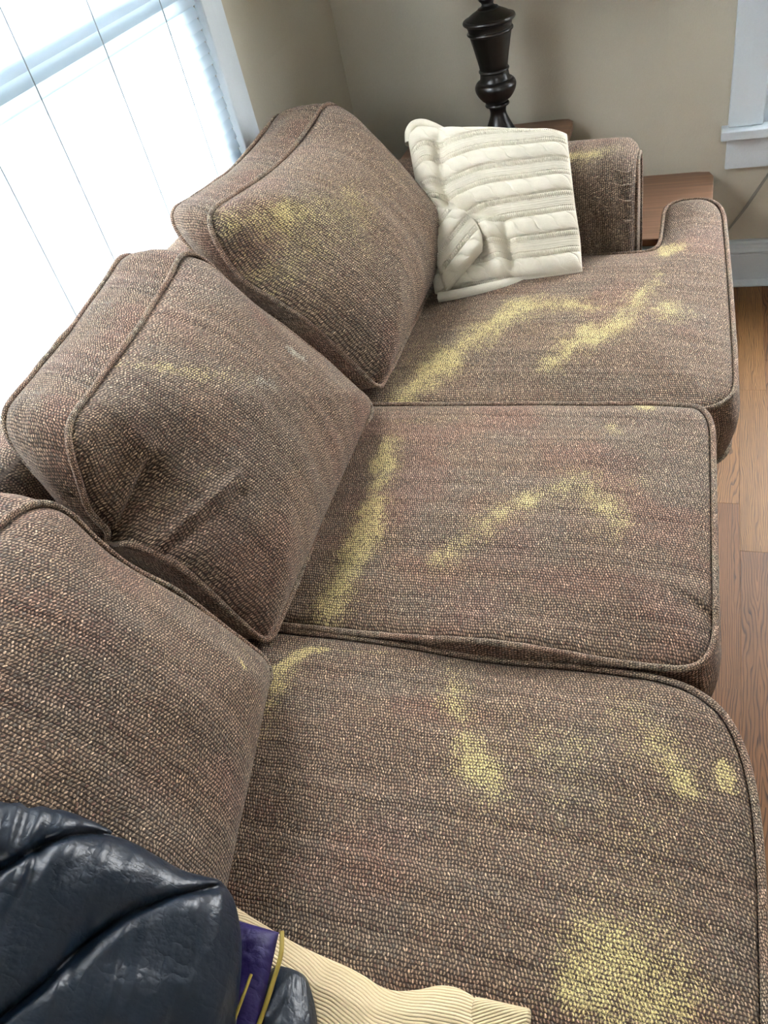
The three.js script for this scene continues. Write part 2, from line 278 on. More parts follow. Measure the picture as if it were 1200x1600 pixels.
// ---------------------------------------------------------------- sofa frame
const sofa = thing('sofa', 'three seat sofa in brown tweed upholstery with low arms under the left window', 'sofa');
{
  part('base', box(0.98, 0.2, 2.16, 0.52, 0.215, 1.53, 0.02, 4), M.fabric, sofa);
  part('backrest_frame', box(0.13, 0.48, 2.1, 0.095, 0.545, 1.53, 0.05, 5), M.fabric, sofa);
  M.legWood = new THREE.MeshStandardMaterial({ color: 0x2c1b11, roughness: 0.5 });
  for (const [x, z] of [[0.1, 0.52], [0.95, 0.52], [0.1, 2.54], [0.95, 2.54]]) part('leg', lathe(smoothProfile([[0, 0.002], [0.018, 0.002], [0.022, 0.03], [0.03, 0.09], [0.032, 0.12], [0, 0.12]], 3), 20).translate(x, 0, z), M.legWood, sofa);
  // an arm: rounded cross-section in (z, y), swept along x
  const arm = (zi, zo, dustStrokes) => {
    const zc = (zi + zo) / 2, hw = Math.abs(zi - zo) / 2, x0 = 0.05, x1 = 0.868, N = 96;
    const sec = roundRing([[-hw, 0.13], [hw, 0.13], [hw, 0.65], [-hw, 0.65]], [0.02, 0.02, 0.09, 0.09], N);
    const at = (i, x, inset) => { const [a, y] = sec[i % N]; const k = 1 - inset / hw, yy = 0.4 + (y - 0.4) * (1 - inset / 0.27); const sag = 0.006 * Math.sin(x * 17 + a * 20) + 0.012 * sst(0.3, 0.6, y) * Math.sin((x - x0) / (x1 - x0) * Math.PI) * Math.sign(a || 1) * 0.6; return [x, yy + 0.01 * sst(0.55, 0.66, y) * (x - 0.4), zc + a * k + sag * (y > 0.2 ? 1 : 0)]; };
    const L = sec.length_;
    const body = surf(N, 44, (u, v) => { const i = Math.round(u * N); const rr = 0.034; const tt = v < 0.85 ? v / 0.85 : 1; const q = v < 0.85 ? 0 : (v - 0.85) / 0.15 * Math.PI / 2; const x = lerp(x0, x1 - rr, tt) + rr * Math.sin(q), ins = rr * (1 - Math.cos(q)); const p = at(i, x, ins); return [p[0], p[1], p[2], u * L, x]; });
    seamless(body, N, 44); facing(body, { from: V(0.45, 0.4, zc) });
    const a = part('arm', body, dustStrokes ? panelMat(L, 0.86, 0, 0.03, 121, dustStrokes, 0.12, 1448) : M.fabric, sofa);
    const rr = 0.034; const ring = []; for (let i = 0; i < N; i++) ring.push(at(i, x1, rr));
    const pan = surf(N, 10, (u, v) => { const p = ring[Math.round(u * N) % N]; const s = 1 - v; return [x1 + 0.004 * (1 - s * s), lerp(0.4, p[1], s), lerp(zc, p[2], s), lerp(0.4, p[1], s), lerp(zc, p[2], s)]; });
    facing(pan, V(1, 0, 0)); part('arm_front_panel', pan, M.fabric, a);
    part('piping', tube(ring.map((p) => V(x1 + 0.001, lerp(0.4, p[1], 1.01), lerp(zc, p[2], 1.03))), 0.0048, true, 220, 8), M.piping, a);
    // gathers in the cloth just behind the front seam
    for (const [yy, l] of [[0.628, 0.03], [0.6, 0.04], [0.565, 0.025], [0.52, 0.02]]) { const d = Math.sign(zi - zo); part('gather', tube([V(x1 - 0.012 - l, yy + 0.012, zi - d * 0.003), V(x1 - 0.012 - l * 0.4, yy + 0.005, zi - d * 0.0015), V(x1 - 0.008, yy, zi - d * 0.012)], 0.0034, false, 16, 8), M.fabric, a); }
    return a;
  };
  arm(0.655, 0.44, [[0.775, 0.71, 0.78, 0.77, 0.02, 0.95], [0.785, 0.77, 0.8, 0.83, 0.018, 0.5]]); arm(2.405, 2.62);
}

// ---------------------------------------------------------------- seat cushions
function seatCushion({ outline, radii, center, yE, crown, T, mat, label, seed, yBot, mods, group }) {
  const N = 320, R = 44, ring = roundRing(outline, radii, N), c = center;
  const distO = (x, z) => { let d = 9; for (let i = 0; i < N; i++) { const a = ring[i], b = ring[(i + 1) % N]; d = Math.min(d, segDist(x, z, a[0], a[1], b[0], b[1])); } return d; };
  const edge = (i) => yE + 0.004 * (fbm(i / N * 14, seed, seed, 3) - 0.5) * 2 + (mods?.edge ? mods.edge(ring[i % N][0], ring[i % N][1]) : 0);
  const th = thing('seat_cushion', label, 'cushion', [0, 0, 0], group);
  const top = surf(N, R, (u, v) => {
    const i = Math.round(u * N) % N, s = 1 - Math.pow(v, 1.9), o = ring[i]; const x = c[0] + (o[0] - c[0]) * s, z = c[1] + (o[1] - c[1]) * s;
    const d = v === 0 ? 0 : distO(x, z), g = 1 - Math.pow(1 - clamp(d / 0.26), 2.3), roll = 0.007 * (1 - Math.exp(-d / 0.01));
    const wr = (fbm(x * 7, z * 7, seed + 2, 3) - 0.5) * 0.012 * sst(0, 0.05, d);
    return [x, lerp(edge(i), yE, sst(0, 0.08, d)) - 0.005 * Math.exp(-d / 0.004) + crown * g + roll + wr + (mods?.top ? mods.top(x, z, d) : 0), z, x, z];
  });
  seamless(top, N, R); facing(top, V(0, 1, 0)); part('top_panel', top, mat, th);
  const bandOff = 0.013;
  const out = ring.map((o, i) => { const a = ring[(i + N - 1) % N], b = ring[(i + 1) % N]; let nx = b[1] - a[1], nz = -(b[0] - a[0]); const l = Math.hypot(nx, nz) || 1; nx /= l; nz /= l; if (nx * (o[0] - c[0]) + nz * (o[1] - c[1]) < 0) { nx = -nx; nz = -nz; } return [nx, nz]; });
  const yb = yE - T; let acc = 0; const len = ring.map((o, i) => { const r = acc; const b = ring[(i + 1) % N]; acc += Math.hypot(b[0] - o[0], b[1] - o[1]); return r; }); len.push(acc);
  const band = surf(N, 14, (u, v) => { const i = Math.round(u * N), o = ring[i % N], n = out[i % N]; const b = bandOff * (0.15 + 0.85 * sst(0.96, 1.06, o[0])) * Math.sin(Math.PI * v) + 0.004 * (fbm(len[i] * 9, v * 3, seed + 4, 2) - 0.5) * Math.sin(Math.PI * v); return [o[0] + n[0] * b, lerp(edge(i % N), yb, v), o[1] + n[1] * b, v * T, len[i]]; });
  seamless(band, N, 14); facing(band, { from: V(c[0], yE - T / 2, c[1]) }); part('side_band', band, M.fabric, th);
  const bot = surf(N, 6, (u, v) => { const o = ring[Math.round(u * N) % N], s = 1 - v; return [c[0] + (o[0] - c[0]) * s, yb + 0.0, c[1] + (o[1] - c[1]) * s, o[0], o[1]]; });
  facing(bot, V(0, -1, 0)); part('bottom_panel', bot, M.fabric, th);
  const pip = (y, f) => tube(ring.filter((_, i) => i % 2 === 0).map((o, k) => { const i = k * 2; return V(o[0] + out[i][0] * 0.0025, f ? edge(i) + 0.0015 : y, o[1] + out[i][1] * 0.0025); }), 0.0045, true, 480, 8);
  part('piping', pip(0, true), M.piping, th); part('piping', pip(yb, false), M.piping, th);
  return th;
}
const seatStrokes = {
  c3: [[0.482, 1.26, 0.54, 1.136, 0.035, 0.75], [0.54, 1.136, 0.608, 1.028, 0.033, 0.6], [0.608, 1.028, 0.673, 0.944, 0.034, 0.6], [0.673, 0.944, 0.764, 0.944, 0.029, 0.5], [0.765, 0.949, 0.818, 0.969, 0.016, 0.5], [0.492, 1.131, 0.492, 1.131, 0.105, 0.3], [0.758, 1.145, 0.816, 1.063, 0.024, 0.7], [0.816, 1.063, 0.873, 1.031, 0.027, 0.85], [0.873, 1.031, 0.9, 0.912, 0.027, 0.5], [0.9, 0.912, 0.931, 0.819, 0.016, 0.45], [0.957, 0.965, 0.957, 0.972, 0.031, 0.9], [0.945, 0.688, 0.95, 0.7, 0.023, 1.2], [0.922, 0.661, 0.943, 0.687, 0.014, 0.9], [0.814, 0.927, 0.74, 1.045, 0.08, 0.2]],
  c2: [[0.503, 1.394, 0.515, 1.443, 0.017, 1], [0.52, 1.463, 0.532, 1.573, 0.02, 0.85], [0.532, 1.573, 0.533, 1.667, 0.022, 0.95], [0.533, 1.667, 0.525, 1.765, 0.025, 0.75], [0.525, 1.765, 0.526, 1.819, 0.027, 0.6], [0.671, 1.662, 0.726, 1.597, 0.022, 0.45], [0.726, 1.597, 0.784, 1.535, 0.02, 0.5], [0.784, 1.535, 0.828, 1.498, 0.023, 0.45], [0.847, 1.492, 0.9, 1.542, 0.03, 0.42], [0.9, 1.542, 0.915, 1.584, 0.025, 0.5], [0.905, 1.5, 0.945, 1.464, 0.018, 0.3], [0.887, 1.335, 0.891, 1.346, 0.012, 0.5], [0.926, 1.266, 0.938, 1.268, 0.013, 1], [0.48, 1.339, 0.644, 1.315, 0.016, 0.25], [0.665, 1.639, 0.67, 1.698, 0.028, 0.25]],
  c1: [[0.486, 1.886, 0.51, 1.847, 0.008, 0.9], [0.509, 1.844, 0.536, 1.837, 0.006, 1.2], [0.536, 1.838, 0.629, 1.828, 0.004, 0.6], [0.496, 1.906, 0.506, 1.946, 0.017, 0.65], [0.506, 1.946, 0.517, 1.993, 0.016, 0.35], [0.727, 1.855, 0.754, 1.915, 0.022, 0.45], [0.754, 1.915, 0.788, 1.976, 0.019, 0.5], [0.789, 1.98, 0.822, 2.008, 0.015, 0.7], [0.861, 1.958, 0.892, 1.969, 0.055, 0.3], [0.963, 1.88, 1.002, 1.929, 0.033, 0.4], [1.002, 1.933, 1.023, 1.957, 0.018, 0.6], [1.017, 1.96, 1.033, 1.963, 0.007, 0.9], [1.062, 1.922, 1.069, 1.948, 0.008, 0.9], [0.946, 2.183, 0.967, 2.16, 0.025, 0.8], [0.967, 2.16, 1.001, 2.135, 0.033, 0.45], [0.986, 2.178, 1.015, 2.188, 0.037, 0.65], [0.953, 2.197, 0.972, 2.214, 0.025, 0.6], [0.981, 2.028, 0.993, 2.106, 0.053, 0.22], [0.774, 2.048, 0.892, 2.068, 0.054, 0.12]],
};
seatCushion({ outline: [[0.36, 0.668], [0.9, 0.668], [0.925, 0.64], [0.925, 0.42], [1.05, 0.42], [1.075, 1.0], [1.079, 1.247], [0.36, 1.252]], radii: [0.03, 0.05, 0.04, 0.055, 0.12, 0.3, 0.09, 0.03], center: [0.985, 0.93], yE: 0.455, crown: 0.03, T: 0.13, seed: 101, group: 'loose seat cushions',
  mat: panelMat(0.76, 0.86, 0.34, 0.41, 101, seatStrokes.c3, 0.12), label: 'far seat cushion wrapping around the arm beside the cream throw, dusted with yellow powder' });
seatCushion({ outline: [[0.36, 1.262], [0.98, 1.25], [1.04, 1.262], [1.053, 1.79], [0.96, 1.797], [0.36, 1.797]], radii: [0.03, 0.2, 0.085, 0.075, 0.1, 0.03], center: [0.72, 1.53], yE: 0.462, crown: 0.03, T: 0.13, seed: 102, group: 'loose seat cushions',
  mods: { edge: (x, z) => (z > 1.7 ? 0.016 * Math.exp(-Math.pow((x - 0.78) / 0.13, 2)) : 0.006) },
  mat: panelMat(0.73, 0.58, 0.34, 1.235, 102, seatStrokes.c2, 0.13), label: 'middle seat cushion of the sofa with a yellow powder band along its back edge' });
seatCushion({ outline: [[0.36, 1.808], [0.88, 1.802], [1.05, 1.812], [1.1, 1.93], [1.1, 2.3], [1.075, 2.64], [0.93, 2.64], [0.925, 2.43], [0.9, 2.4], [0.36, 2.4]], radii: [0.03, 0.1, 0.1, 0.13, 0.3, 0.1, 0.05, 0.03, 0.04, 0.03], center: [0.985, 2.14], yE: 0.455, crown: 0.032, T: 0.13, seed: 103, group: 'loose seat cushions',
  mods: { edge: (x, z) => (z < 1.83 ? -0.016 * Math.exp(-Math.pow((x - 0.78) / 0.13, 2)) : 0) },
  mat: panelMat(0.78, 0.86, 0.34, 1.79, 103, seatStrokes.c1, 0.17), label: 'near seat cushion with the beige corduroy and scattered yellow powder on it' });

// ---------------------------------------------------------------- back cushions: front and back quads [bottom far, bottom near, top near, top far]
function backCushion({ F, B, bulge, fullness = 2.3, seed, mat, label, sinks = [], creases = [], sag = 0, r = 0.05, group, top = 0 }) {
  const q = (Q) => Q.map((p) => V(...p)); F = q(F); B = q(B);
  const bil = (Q, u, v) => V().addScaledVector(Q[0], (1 - u) * (1 - v)).addScaledVector(Q[1], u * (1 - v)).addScaledVector(Q[2], u * v).addScaledVector(Q[3], (1 - u) * v);
  const e1 = V().subVectors(F[1], F[0]).add(V().subVectors(F[2], F[3])).multiplyScalar(0.5), e2 = V().subVectors(F[3], F[0]).add(V().subVectors(F[2], F[1])).multiplyScalar(0.5);
  const n = V().crossVectors(e2, e1).normalize(), w = e1.length(), h = e2.length(), N = 360, R = 70;
  const ring = roundRing([[0, 0], [w, 0], [w, h], [0, h]], [r * 0.5, r * 0.5, r * 1.1, r * 1.1], N).map(([a, b]) => [a / w, b / h]);
  const th = thing('back_cushion', label, 'cushion', [0, 0, 0], group);
  const dist = (u, v) => Math.min(u * w, (1 - u) * w, v * h, (1 - v) * h);
  const shift = (u, v) => { let d = 0; for (const [su, sv, wu, wv, dep] of sinks) d -= dep * Math.exp(-Math.pow((u - su) * w / wu, 2) - Math.pow((v - sv) * h / wv, 2)); for (const [a, b, c2, d2, wd, dep] of creases) { const q2 = segDist(u * w, v * h, a * w, b * h, c2 * w, d2 * h); d += dep * Math.exp(-(q2 * q2) / (wd * wd)); } return d; };
  const front = (u, v, s) => { const p = bil(F, u, v); const g = Math.pow(Math.max(0, 1 - Math.pow(s, fullness)), 0.82); const low = 1 + 0.18 * (0.5 - v);
    const wr = ((fbm(u * w * 8, v * h * 8, seed, 4) - 0.5) * 0.016 + (vn(u * w * 16 + v * 3, v * h * 5, seed + 9) - 0.5) * 0.006) * (1 - s * s * 0.8);
    p.addScaledVector(n, bulge * g * low + shift(u, v) + wr - 0.005 * sst(0.93, 1, s)); p.y -= sag * Math.sin(Math.PI * Math.pow(u, 0.8)) * v * v; p.y += top * Math.sin(Math.PI * u) * v * v; return p; };
  const back = (u, v, s) => { const p = bil(B, u, v); p.addScaledVector(n, -0.02 * (1 - s * s)); p.y -= sag * 0.7 * Math.sin(Math.PI * u) * v * v; p.y += top * Math.sin(Math.PI * u) * v * v; return p; };
  const panel = (fn) => surf(N, R, (a, b) => { const s = 1 - Math.pow(b, 2.0), o = ring[Math.round(a * N) % N], u = 0.5 + (o[0] - 0.5) * s, v = 0.5 + (o[1] - 0.5) * s, p = fn(u, v, s); return [p.x, p.y, p.z, v * h, u * w]; });
  const fp = panel(front); seamless(fp, N, R); facing(fp, n); part('front_panel', fp, mat, th);
  const bp = panel(back); seamless(bp, N, R); facing(bp, n.clone().negate()); part('back_panel', bp, M.fabric, th);
  const mid = bil(F, 0.5, 0.5).add(bil(B, 0.5, 0.5)).multiplyScalar(0.5); let acc = 0; const len = ring.map((o, i) => { const r0 = acc, b = ring[(i + 1) % N]; acc += Math.hypot((b[0] - o[0]) * w, (b[1] - o[1]) * h); return r0; }); len.push(acc);
  const outw = ring.map((o, i) => { const a = ring[(i + N - 1) % N], b = ring[(i + 1) % N]; const du = (b[0] - a[0]) * w, dv = (b[1] - a[1]) * h; const d = V().addScaledVector(e1.clone().normalize(), dv).addScaledVector(e2.clone().normalize(), -du).normalize(); return d; });
  if (outw[0].dot(V().subVectors(front(ring[0][0], ring[0][1], 1), mid)) < 0) outw.forEach((d) => d.negate());
  const band = surf(N, 16, (a, b) => { const i = Math.round(a * N), o = ring[i % N], p = front(o[0], o[1], 1).lerp(back(o[0], o[1], 1), b), sn = Math.sin(Math.PI * b); const wr = (fbm(len[i] * 10, b * 2.5, seed + 21, 3) - 0.5) * 0.012 * sn; p.addScaledVector(outw[i % N], 0.016 * Math.pow(sn, 0.8) + wr); return [p.x, p.y, p.z, b * 0.12, len[i]]; });
  seamless(band, N, 16); facing(band, { from: mid }); part('side_band', band, M.fabric, th);
  const wob = (i) => (fbm(i / N * 24, 3, seed + 40, 2) - 0.5) * 0.005;
  const pip = (fn) => tube(ring.filter((_, i) => i % 3 === 0).map((o, k) => fn(o[0], o[1], 1).addScaledVector(outw[k * 3], 0.003 + wob(k * 3)).addScaledVector(n, 0.002 + wob(k * 3 + 50))), 0.0046, true, 520, 8);
  part('piping', pip(front), M.piping, th); part('piping', pip(back), M.piping, th);
  return th;
}
{ // dust on the back panels is given in (v * h, u * w), like their uv
  const bs = (l, w, h) => l.map(([a, b, c, d, r, s]) => [b * h, a * w, d * h, c * w, r, s]);
  const m3 = panelMat(0.5, 0.64, -0.02, -0.015, 111, bs([[0.955, 0.92, 0.844, 0.804, 0.029, 0.55], [0.844, 0.804, 0.784, 0.714, 0.023, 0.4], [1.0, 0.72, 0.655, 0.623, 0.07, 0.3], [0.631, 0.64, 0.255, 0.526, 0.065, 0.2], [0.98, 0.568, 0.704, 0.419, 0.06, 0.18]], 0.61, 0.44), 0.16, 1440);
  backCushion({ F: [[0.44, 0.484, 0.63], [0.44, 0.486, 1.235], [0.188, 0.858, 1.22], [0.2, 0.85, 0.61]], B: [[0.27, 0.482, 0.63], [0.27, 0.482, 1.21], [0.085, 0.848, 1.2], [0.09, 0.838, 0.64]], bulge: 0.115, fullness: 2.7, sag: 0.038, seed: 111, r: 0.055, mat: m3, group: 'loose back cushions',
    sinks: [[1, 0.74, 0.1, 0.1, 0.045]], label: 'far back cushion beside the cream throw, with yellow dust near its upper corner' });
  const m2 = panelMat(0.5, 0.58, -0.02, -0.015, 112, bs([[0.687, 0.949, 0.652, 0.859, 0.012, 0.4], [0.652, 0.859, 0.575, 0.677, 0.016, 0.4], [0.575, 0.677, 0.517, 0.579, 0.019, 0.25], [0.246, 0.484, 0.227, 0.434, 0.009, -0.8], [0.498, 0.56, 0.471, 0.519, 0.012, -0.5], [0.2, 0.274, 0.185, 0.225, 0.012, -0.3], [0.95, 0.607, 0.817, 0.536, 0.003, 0.4]], 0.537, 0.43), 0.1, 1440);
  backCushion({ F: [[0.445, 0.486, 1.285], [0.46, 0.484, 1.85], [0.275, 0.84, 1.825], [0.19, 0.842, 1.30]], B: [[0.28, 0.482, 1.29], [0.28, 0.482, 1.82], [0.16, 0.845, 1.815], [0.085, 0.85, 1.33]], bulge: 0.085, sag: 0.012, seed: 112, r: 0.06, mat: m2, group: 'loose back cushions',
    sinks: [[1, 0.7, 0.12, 0.08, 0.07], [0, 0.75, 0.08, 0.12, 0.015]], creases: [[1, 0.64, 0.86, 0.71, 0.009, -0.022], [0.97, 0.7, 0.86, 0.76, 0.02, 0.012], [0.97, 0.53, 0.78, 0.47, 0.008, 0.009], [0.99, 0.49, 0.8, 0.42, 0.007, -0.007]], label: 'middle back cushion with a pinched corner and two pale spots on its face' });
  const m1 = panelMat(0.5, 0.56, -0.02, -0.015, 113, bs([[0.143, 0.227, 0.159, 0.21, 0.003, 0.9], [0.099, 0.708, 0.085, 0.649, 0.012, -0.3], [0.043, 0.219, 0.151, 0.169, 0.003, 0.3]], 0.51, 0.42), 0.07, 1440);
  backCushion({ F: [[0.48, 0.486, 1.885], [0.60, 0.486, 2.395], [0.28, 0.835, 2.4], [0.305, 0.825, 1.9]], B: [[0.28, 0.482, 1.9], [0.3, 0.482, 2.39], [0.16, 0.84, 2.38], [0.19, 0.835, 1.92]], bulge: 0.095, sag: -0.015, seed: 113, r: 0.06, mat: m1, group: 'loose back cushions',
    sinks: [[0, 0.72, 0.1, 0.1, 0.03]], label: 'near back cushion partly covered by the navy jacket' });
}
// ---------------------------------------------------------------- step side table behind the arm
{
  const wood = tex(512, 512, (s, q, o) => { const w = fbm(s * 3, q * 30, 201, 4), l = fbm(s * 2, q * 90, 202, 3), n = hash(Math.floor(s * 60), Math.floor(q * 512), 203); const m = 0.86 + 0.22 * (w - 0.5) + 0.26 * (l - 0.5) + (n > 0.93 ? -0.05 : 0); o[0] = 146 * m; o[1] = 108 * m; o[2] = 82 * m; });
  M.tableWood = new THREE.MeshPhysicalMaterial({ map: tiled(wood, 0.8, 0.4), roughness: 0.5, clearcoat: 0.2, clearcoatRoughness: 0.35 });
  const slab = (x0, x1, z0, z1, y, t, r) => { const ring = roundRing([[x0, -z0], [x1, -z0], [x1, -z1], [x0, -z1]], r, 80); const s = new THREE.Shape(ring.map(([a, b]) => new THREE.Vector2(a, b))); const g = new THREE.ExtrudeGeometry(s, { depth: t - 0.006, bevelEnabled: true, bevelSize: 0.003, bevelThickness: 0.003, bevelSegments: 3, steps: 1 }); g.rotateX(-Math.PI / 2); g.translate(0, y - t + 0.003, 0); const p = g.attributes.position, uv = g.attributes.uv; for (let i = 0; i < p.count; i++) uv.setXY(i, p.getX(i), p.getZ(i)); return g; };
  const t = thing('side_table', 'brown wooden two-level side table between the far sofa arm and the wall', 'table');
  part('tabletop', slab(0.2, 1.03, 0.032, 0.418, 0.366, 0.02, [0.025, 0.03, 0.03, 0.025]), M.tableWood, t);
  part('upper_shelf', slab(0.2, 0.658, 0.034, 0.36, 0.546, 0.02, [0.02, 0.035, 0.035, 0.02]), M.tableWood, t);
  part('shelf_support', box(0.02, 0.158, 0.3, 0.6, 0.446, 0.19, 0.002), M.tableWood, t); part('shelf_support', box(0.02, 0.158, 0.3, 0.24, 0.446, 0.19, 0.002), M.tableWood, t);
  for (const [x, z] of [[0.24, 0.075], [0.99, 0.075], [0.24, 0.38], [0.99, 0.38]]) part('leg', new THREE.CylinderGeometry(0.018, 0.012, 0.345, 20).translate(x, 0.1735, z), M.tableWood, t);
}
// ---------------------------------------------------------------- table lamp
{
  const l = thing('table_lamp', 'black turned baluster table lamp standing on the upper shelf of the side table', 'lamp', [0.487, 0.546, 0.2]);
  const bm = grey(256, 256, (s, q) => fbm(s * 30, q * 8, 230, 3));
  const black = new THREE.MeshPhysicalMaterial({ color: 0x070605, roughness: 0.36, clearcoat: 0.35, clearcoatRoughness: 0.22, bumpMap: tiled(bm, 1, 1), bumpScale: 0.0003 });
  const y0 = 0.546, P = (a) => a.map(([r, y]) => [r, y - y0]);
  part('foot', lathe(P([[0, 0.5465], [0.066, 0.5465], [0.068, 0.552], [0.066, 0.560], [0.056, 0.565], [0.052, 0.572], [0.05, 0.58], ...smoothProfile([[0.05, 0.58], [0.038, 0.596], [0.029, 0.614], [0.0225, 0.63], [0.0208, 0.64], [0.0225, 0.65]], 4), [0.0235, 0.652], ...smoothProfile([[0.0235, 0.652], [0.0305, 0.6555], [0.0318, 0.659], [0.0295, 0.6625], [0.026, 0.6645]], 4), [0, 0.6645]]), 72), black, l);
  part('bulb_turning', lathe(P([[0, 0.6645], [0.026, 0.6645], ...smoothProfile([[0.027, 0.665], [0.039, 0.674], [0.049, 0.688], [0.0533, 0.701], [0.0515, 0.711], [0.046, 0.717]], 6), [0.0435, 0.7185], [0.0425, 0.7172], [0.0405, 0.7185], ...smoothProfile([[0.0398, 0.719], [0.0372, 0.727], [0.0362, 0.737]], 4), ...smoothProfile([[0.0365, 0.738], [0.0388, 0.7405], [0.0388, 0.7435], [0.0362, 0.746]], 4), [0, 0.746]]), 72), black, l);
  part('vase_turning', lathe(P([[0, 0.746], [0.0355, 0.746], ...smoothProfile([[0.0355, 0.746], [0.0395, 0.768], [0.0452, 0.794], [0.0515, 0.821], [0.053, 0.826]], 5), ...smoothProfile([[0.0545, 0.827], [0.0578, 0.83], [0.0575, 0.8335], [0.054, 0.836]], 4), [0.055, 0.843], [0.0575, 0.849], ...smoothProfile([[0.059, 0.85], [0.0645, 0.8535], [0.0655, 0.8575], [0.0635, 0.861], [0.06, 0.8625]], 4), [0.0585, 0.8615], ...smoothProfile([[0.0575, 0.863], [0.044, 0.871], [0.033, 0.8765], [0.028, 0.8795]], 4), [0, 0.8795]]), 72), black, l);
  part('neck', lathe(P([[0, 0.8795], [0.0262, 0.8795], [0.0245, 0.883], [0.0165, 0.886], [0.0142, 0.89], [0.0155, 0.894], ...smoothProfile([[0.0165, 0.895], [0.0205, 0.899], [0.0208, 0.904], [0.017, 0.908]], 4), [0.0125, 0.912], [0.011, 0.93], [0.014, 0.934], [0.014, 0.99], [0, 0.99]]), 48), black, l);
  // shade: flared open drum above the frame, seen by its shadow on the wall
  const sh = new THREE.MeshPhysicalMaterial({ color: 0xd9cdb4, roughness: 1, transmission: 0.25, thickness: 0, side: THREE.DoubleSide });
  part('lamp_shade', lathe(P([[0.19, 0.985], [0.192, 0.986], [0.115, 1.235], [0.113, 1.235], [0.19, 0.985]]), 72), sh, l);
  part('shade_ring', mergeGeometries([new THREE.TorusGeometry(0.1135, 0.0015, 6, 60).rotateX(Math.PI / 2).translate(0, 1.225 - y0, 0), ...[0, 1, 2].map((k) => new THREE.CylinderGeometry(0.0012, 0.0012, 0.1135, 6).rotateZ(Math.PI / 2).translate(0.0568, 1.225 - y0, 0).rotateY(k * 2.094)), new THREE.CylinderGeometry(0.003, 0.003, 0.24, 8).translate(0, 1.11 - y0, 0)]), black, l);
}
// ---------------------------------------------------------------- power cord against the wall
{
  const c = thing('power_cord', 'thin grey twin power cord hanging against the wall beside the side table', 'cord');
  const m = new THREE.MeshStandardMaterial({ color: 0x8f8d84, roughness: 0.6 });
  for (const o of [0, 0.0042]) part('strand', tube([V(1.32 + o, 0.66, 0.008), V(1.24 + o, 0.47, 0.026), V(1.19 + o, 0.372, 0.02), V(1.155 + o * 0.9, 0.305, 0.0145), V(1.117 + o, 0.236, 0.014), V(1.078 + o * 0.5, 0.178, 0.024), V(1.066, 0.15, 0.032 + o), V(1.06, 0.09, 0.036 + o), V(1.056, 0.02, 0.045 + o), V(1.02, 0.006, 0.08 + o), V(0.8, 0.006, 0.2 + o)], 0.0023, false, 160, 8), m, c);
}
